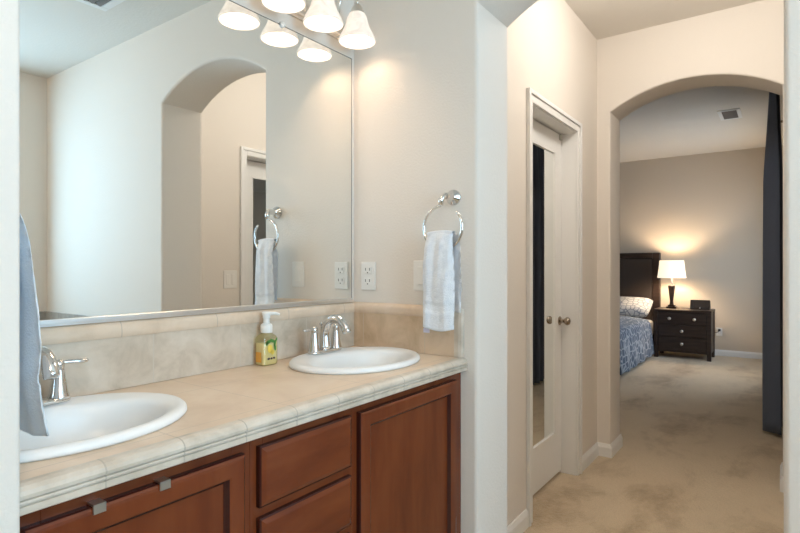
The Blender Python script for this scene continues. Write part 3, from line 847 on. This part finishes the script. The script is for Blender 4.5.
# ------------------------------------------------------------------ ceiling vents, hall lamp, added bathroom fill lamp
def vent(label, x0, x1, y0, y1, z, group='ceiling vents'):
    t = thing('ceiling_vent', label, 'vent', ((x0 + x1) / 2, (y0 + y1) / 2, z), group); hx, hy = (x1 - x0) / 2, (y1 - y0) / 2; f = 0.034
    bm = bmesh.new()
    box(bm, -hx, hx, -hy, -hy + f, -0.010, -0.0005, 0.003); box(bm, -hx, hx, hy - f, hy, -0.010, -0.0005, 0.003)
    box(bm, -hx, -hx + f, -hy + f, hy - f, -0.010, -0.0005, 0.003); box(bm, hx - f, hx, -hy + f, hy - f, -0.010, -0.0005, 0.003)
    obj('frame', bm, M['ventwhite'], t)
    obj('backing', bmbox(-hx + f, hx - f, -hy + f, hy - f, -0.003, -0.0005), M['ventgrey'], t)
    bm = bmesh.new(); n = 7
    for k in range(n):
        xc = -hx + f + (k + 0.5) * (2 * hx - 2 * f) / n
        rings(bm, [[(xc - 0.010, yy, -0.004), (xc + 0.010, yy, -0.011), (xc + 0.010, yy, -0.012), (xc - 0.010, yy, -0.005)] for yy in (-hy + f, hy - f)])
    obj('grille', bm, M['ventgrey'], t)
    return t


vent('white ceiling vent seen in the mirror at its top edge', 0.905, 1.205, -0.072, 0.228, ZB)
vent('white ceiling vent beyond the arch in the bedroom', 6.42, 6.83, 0.360, 0.560, ZBED)
for lab, lx, ly, lz, pw, lc in (('round flush ceiling lamp in the hall', 2.64, 0.28, ZH, HALL_W, (1.0, 0.96, 0.90)), ('added unseen ceiling lamp behind the viewer as warm bathroom fill', -0.25, -0.35, ZB, BATH_FILL_W, (1.0, 0.80, 0.61))):
    hl = thing('unseen_ceiling_lamp', lab, 'ceiling lamp', (lx, ly, lz))  # the bathroom lamp is made up, added out of view as warm fill
    bm = bmesh.new(); lathe(bm, [(0.13, -0.0005), (0.13, -0.02), (0.12, -0.026)], n=32); obj('canopy', bm, M['nickel'], hl)
    bm = bmesh.new(); lathe(bm, [(0.118, -0.024), (0.112, -0.045), (0.085, -0.068), (0.04, -0.080), (0.005, -0.082)], n=32); obj('glass_dome', bm, M['bell'], hl, smooth=True)
    point('unseen_ceiling_bulb', (lx, ly, lz - 0.19), pw, lc, 0.10)

# ------------------------------------------------------------------ bedroom
ns = thing('nightstand', 'dark brown four-drawer nightstand between the bed and the wall outlet', 'nightstand', (8.33, 1.118, 0))
hw, x0, x1, zt = 0.345, -0.235, 0.235, 0.665
bm = bmesh.new(); box(bm, x0 + 0.012, x1 - 0.01, -hw + 0.012, hw - 0.012, 0.085, zt - 0.028, 0.003); obj('body', bm, M['espresso'], ns)
bm = bmesh.new(); box(bm, x0 - 0.006, x1, -hw - 0.004, hw + 0.004, zt - 0.028, zt, 0.005); obj('top', bm, M['espresso'], ns)
for sx in (x0, x1 - 0.05):
    for sy in (-hw, hw - 0.05):
        bm = bmesh.new(); box(bm, sx, sx + 0.05, sy, sy + 0.05, 0, zt - 0.028, 0.004); obj('leg', bm, M['espresso'], ns)
for z0, z1, ks in ((0.470, 0.615, (-0.15, 0.15)), (0.300, 0.455, (0.0,)), (0.125, 0.285, (0.0,))):
    bm = bmesh.new(); box(bm, x0 + 0.001, x0 + 0.012, -hw + 0.056, hw - 0.056, z0, z1, 0.004); dr = obj('drawer', bm, M['espresso'], ns)
    for ky in ks:
        bm = bmesh.new(); lathe(bm, [(0.006, 0.001), (0.006, -0.012), (0.019, -0.018), (0.021, -0.024), (0.015, -0.030), (0.004, -0.032)], x0, ky, (z0 + z1) / 2, 18, axis='x'); obj('knob', bm, M['nickel'], dr, smooth=True)
ns['label'] = 'dark brown nightstand with silver knobs between the bed and the outlet'

lp = thing('table_lamp', 'table lamp with a lit cream shade on the nightstand', 'lamp', (8.38, 1.285, 0.6652))
bm = bmesh.new(); box(bm, -0.065, 0.065, -0.065, 0.065, 0, 0.022, 0.004); box(bm, -0.045, 0.045, -0.045, 0.045, 0.022, 0.045, 0.004); obj('base', bm, M['espresso'], lp)
bm = bmesh.new(); sq = lambda h, r: rrect(r, r, r * 0.3, h, 3)
rings(bm, [sq(0.045, 0.028), sq(0.07, 0.022), sq(0.10, 0.020), sq(0.30, 0.043), sq(0.315, 0.043), sq(0.33, 0.030), sq(0.345, 0.020)]); obj('body', bm, M['espresso'], lp, angle=AS)
bm = bmesh.new(); lathe(bm, [(0.010, 0.345), (0.010, 0.46), (0.016, 0.462), (0.016, 0.52), (0.012, 0.522)], n=14); obj('stem', bm, M['nickel'], lp)
bm = bmesh.new(); pr_ = [(0.184, 0.425), (0.177, 0.470), (0.166, 0.56), (0.155, 0.672)]; lathe(bm, pr_ + [(r - 0.002, h) for r, h in pr_[::-1]], n=40, cap0=False, cap1=False); obj('lamp_shade', bm, M['shade'], lp, smooth=True)
point('night_bulb', (8.38, 1.285, 0.6652 + 0.56), NIGHT_W, (1.0, 0.78, 0.55), 0.03)
bm = bmesh.new()
for zz in (0.6652 + 0.0,): pass
bm.free()

bx_ = thing('small_box', 'small dark box with a slanted front on the nightstand beside the lamp', 'box', (8.33, 0.925, 0.6652))
bm = bmesh.new(); rings(bm, [[(-0.06, y, 0), (0.06, y, 0), (0.055, y, 0.125), (-0.02, y, 0.130), (-0.055, y, 0.03)] for y in (-0.118, 0.118)]); bmesh.ops.recalc_face_normals(bm, faces=bm.faces)
bmesh.ops.bevel(bm, geom=list(bm.edges), offset=0.005, segments=2, affect='EDGES'); obj('case', bm, M['blackplastic'], bx_)
bm = bmesh.new(); lathe(bm, [(0.009, 0.0), (0.009, -0.006), (0.004, -0.009)], -0.055, 0, 0.022, 14, axis='x'); obj('button', bm, M['nickel'], bx_)

cdl = thing('power_cord', 'black cord plugged into the outlet beside the nightstand', 'cord', (8.70, 0.75, 0.37))
bm = bmesh.new(); box(bm, -0.022, 0.0195, -0.033, -0.003, -0.024, 0.006, 0.004); obj('plug', bm, M['cord'], cdl)
bm = bmesh.new(); tube(bm, [(-0.018, -0.018, -0.009), (-0.035, -0.008, -0.03), (-0.04, 0.02, -0.045), (-0.03, 0.06, -0.03), (-0.03, 0.12, 0.03), (-0.03, 0.16, 0.10)], 0.004, 8); obj('cable', bm, M['cord'], cdl, smooth=True)

bd = thing('bed', 'bed with a tall dark padded headboard against the bedroom wall', 'bed', (7.6, 2.4, 0))
ox, oy = 7.6, 2.4
hb = bmesh.new(); y0, y1 = 1.482 - oy, 3.32 - oy; xa, xb = 8.635 - ox, BX - 0.002 - ox
box(hb, xa, xb, y0, y0 + 0.10, 0.0, 1.455, 0.008); box(hb, xa, xb, y1 - 0.10, y1, 0.0, 1.455, 0.008); box(hb, xa, xb, y0 + 0.10, y1 - 0.10, 1.375, 1.455, 0.008); box(hb, xa, xb, y0 + 0.10, y1 - 0.10, 0.25, 0.40, 0.008)
ho = obj('headboard', hb, M['espresso'], bd)
bm = bmesh.new(); box(bm, xa + 0.012, xb - 0.02, y0 + 0.10, y1 - 0.10, 0.40, 1.375, 0.02, 3); obj('headboard_panel', bm, M['leather'], ho)
bm = bmesh.new(); box(bm, 6.35 - ox, 8.63 - ox, 1.56 - oy, 3.24 - oy, 0.22, 0.465, 0.05, 4); obj('mattress', bm, M['white_sheet'], bd, angle=AS)
bm = bmesh.new(); box(bm, 6.37 - ox, 8.63 - ox, 1.58 - oy, 3.22 - oy, 0.11, 0.219, 0.01); obj('box_spring', bm, M['white_sheet'], bd)
for lx in (6.42, 8.50):
    for ly in (1.62, 3.12):
        bm = bmesh.new(); box(bm, lx - ox, lx + 0.05 - ox, ly - oy, ly + 0.05 - oy, 0, 0.109, 0.004); obj('leg', bm, M['espresso'], bd)

# comforter: a cloth over the mattress that hangs down the near side and the foot
co = bmesh.new(); NX, NY = 60, 70; V = {}
prof = []   # (y, z, tuck) across the bed
for k in range(NY + 1):
    s = k / NY
    prof.append(s)
for i in range(NX + 1):
    u = i / NX; x = 6.24 + (8.06 - 6.24) * u
    for k in range(NY + 1):
        s = k / NY * 2.9 - 0.45   # signed distance over the top, negative and >2 hang down the sides
        top = 0.495
        if s < 0:
            y = 1.535 - 0.035 * (1 - math.exp(s * 9)) - 0.030 * (-s / 0.45) ** 1.5 + 0.012 * math.sin(u * 27 + 1) * (-s / 0.45); z = top + s * 0.98 - 0.02
        elif s > 2.0 - 0.28:
            q = s - 1.72; y = 3.255 + 0.03 * (1 - math.exp(-q * 9)); z = top - q * 0.55
        else:
            y = 1.535 + s; z = top - 0.02 * math.exp(-s * 12) - 0.02 * math.exp(-(1.72 - s) * 12)
        puff = 0.018 * noise.noise(Vector((x * 2.2, y * 2.2, 0.3))) + 0.022 * max(0, math.sin(PI * min(max(s, 0) / 1.72, 1)))
        if s >= 0 and s <= 1.72: z += puff + 0.02
        z = max(z + (0.012 if s < 0 else 0), 0.045 + 0.01 * math.sin(u * 19))
        if u < 0.06: z -= (0.06 - u) * 5 * max(z - 0.2, 0)
        V[(i, k)] = co.verts.new((x - ox, y - oy, z))
for i in range(NX):
    for k in range(NY): co.faces.new((V[(i, k)], V[(i + 1, k)], V[(i + 1, k + 1)], V[(i, k + 1)]))
cf = obj('comforter', co, M['comforter'], loc=(ox, oy, 0), smooth=True)
md = cf.modifiers.new('thickness', 'SOLIDIFY'); md.thickness = 0.022; md.offset = 1
tag(cf, 'blue lattice-patterned comforter hanging down the side of the bed', 'comforter')


def pillow(label, loc, rx, sx, sy, st, m, rz=0.0):
    bm = bmesh.new(); n = 24; G = {}
    for sd in (1, -1):
        for i in range(n + 1):
            for j in range(n + 1):
                u, v = i / n * 2 - 1, j / n * 2 - 1
                h = st * (max(0, (1 - u ** 4) * (1 - v ** 4))) ** 0.55; pin = 1 - 0.07 * (u * u * v * v)
                if sd == -1 and (abs(u) == 1 or abs(v) == 1): G[(sd, i, j)] = G[(1, i, j)]; continue
                G[(sd, i, j)] = bm.verts.new((u * sx * pin * (1 - 0.05 * (1 - v * v)), v * sy * pin * (1 - 0.05 * (1 - u * u)), sd * h + 0.008 * noise.noise(Vector((u * 2, v * 2, sd)))))
        for i in range(n):
            for j in range(n):
                q = [G[(sd, i, j)], G[(sd, i + 1, j)], G[(sd, i + 1, j + 1)], G[(sd, i, j + 1)]]; bm.faces.new(q if sd == 1 else q[::-1])
    o = obj('pillow', bm, m, loc=loc, smooth=True); o.rotation_euler = (0, rx, rz)
    return tag(o, label, 'pillow', 'pillows on the bed')


pillow('grey and white lattice pillow lying at the near side of the bed head', (8.36, 1.93, 0.655), math.radians(-24), 0.25, 0.40, 0.10, M['sham'])
pillow('grey and white lattice pillow at the far side of the bed head', (8.36, 2.78, 0.655), math.radians(-24), 0.25, 0.40, 0.10, M['sham'])

# curtain beside the bedroom arch: gathered cloth hung along the wall
cu = thing('curtain', 'tall dark navy curtain hanging just beyond the bedroom arch', 'curtain', (5.5, 0.05, 0))
bm = bmesh.new(); NX, NZ = 150, 34; G = {}
for i in range(NX + 1):
    u = i / NX
    for j in range(NZ + 1):
        v = j / NZ; z = 0.03 + 2.62 * v
        open_ = 1 - max(0, (v - 0.72) / 0.28) * 0.62      # narrower towards the header
        x = 4.76 + 1.59 * u + 0.02 * (1 - v) * math.sin(u * 9)
        yy = 0.056 + 0.052 * open_ * math.sin(u * 2 * PI * 13 - PI / 2) + 0.010 * math.sin(u * 31 + v * 2)
        if v < 0.04: z -= 0.0
        G[(i, j)] = bm.verts.new((x - 5.5, yy - 0.05 + 0.012 * open_, z))
for i in range(NX):
    for j in range(NZ): bm.faces.new((G[(i, j)], G[(i + 1, j)], G[(i + 1, j + 1)], G[(i, j + 1)]))
cl = obj('curtain_cloth', bm, M['curtain'], cu, smooth=True)
md = cl.modifiers.new('thickness', 'SOLIDIFY'); md.thickness = 0.004
bm = bmesh.new(); tube(bm, [(4.78 - 5.5, -0.008, 2.665), (6.45 - 5.5, -0.008, 2.665)], 0.012, 14); obj('curtain_rod', bm, M['bronze'], cu, smooth=True)
for x in (4.80, 6.42):
    bm = bmesh.new(); box(bm, x - 5.5 - 0.008, x - 5.5 + 0.008, YBR - 0.05 + 0.0005, -0.018, 2.655, 2.675); obj('rod_bracket', bm, M['bronze'], cu)
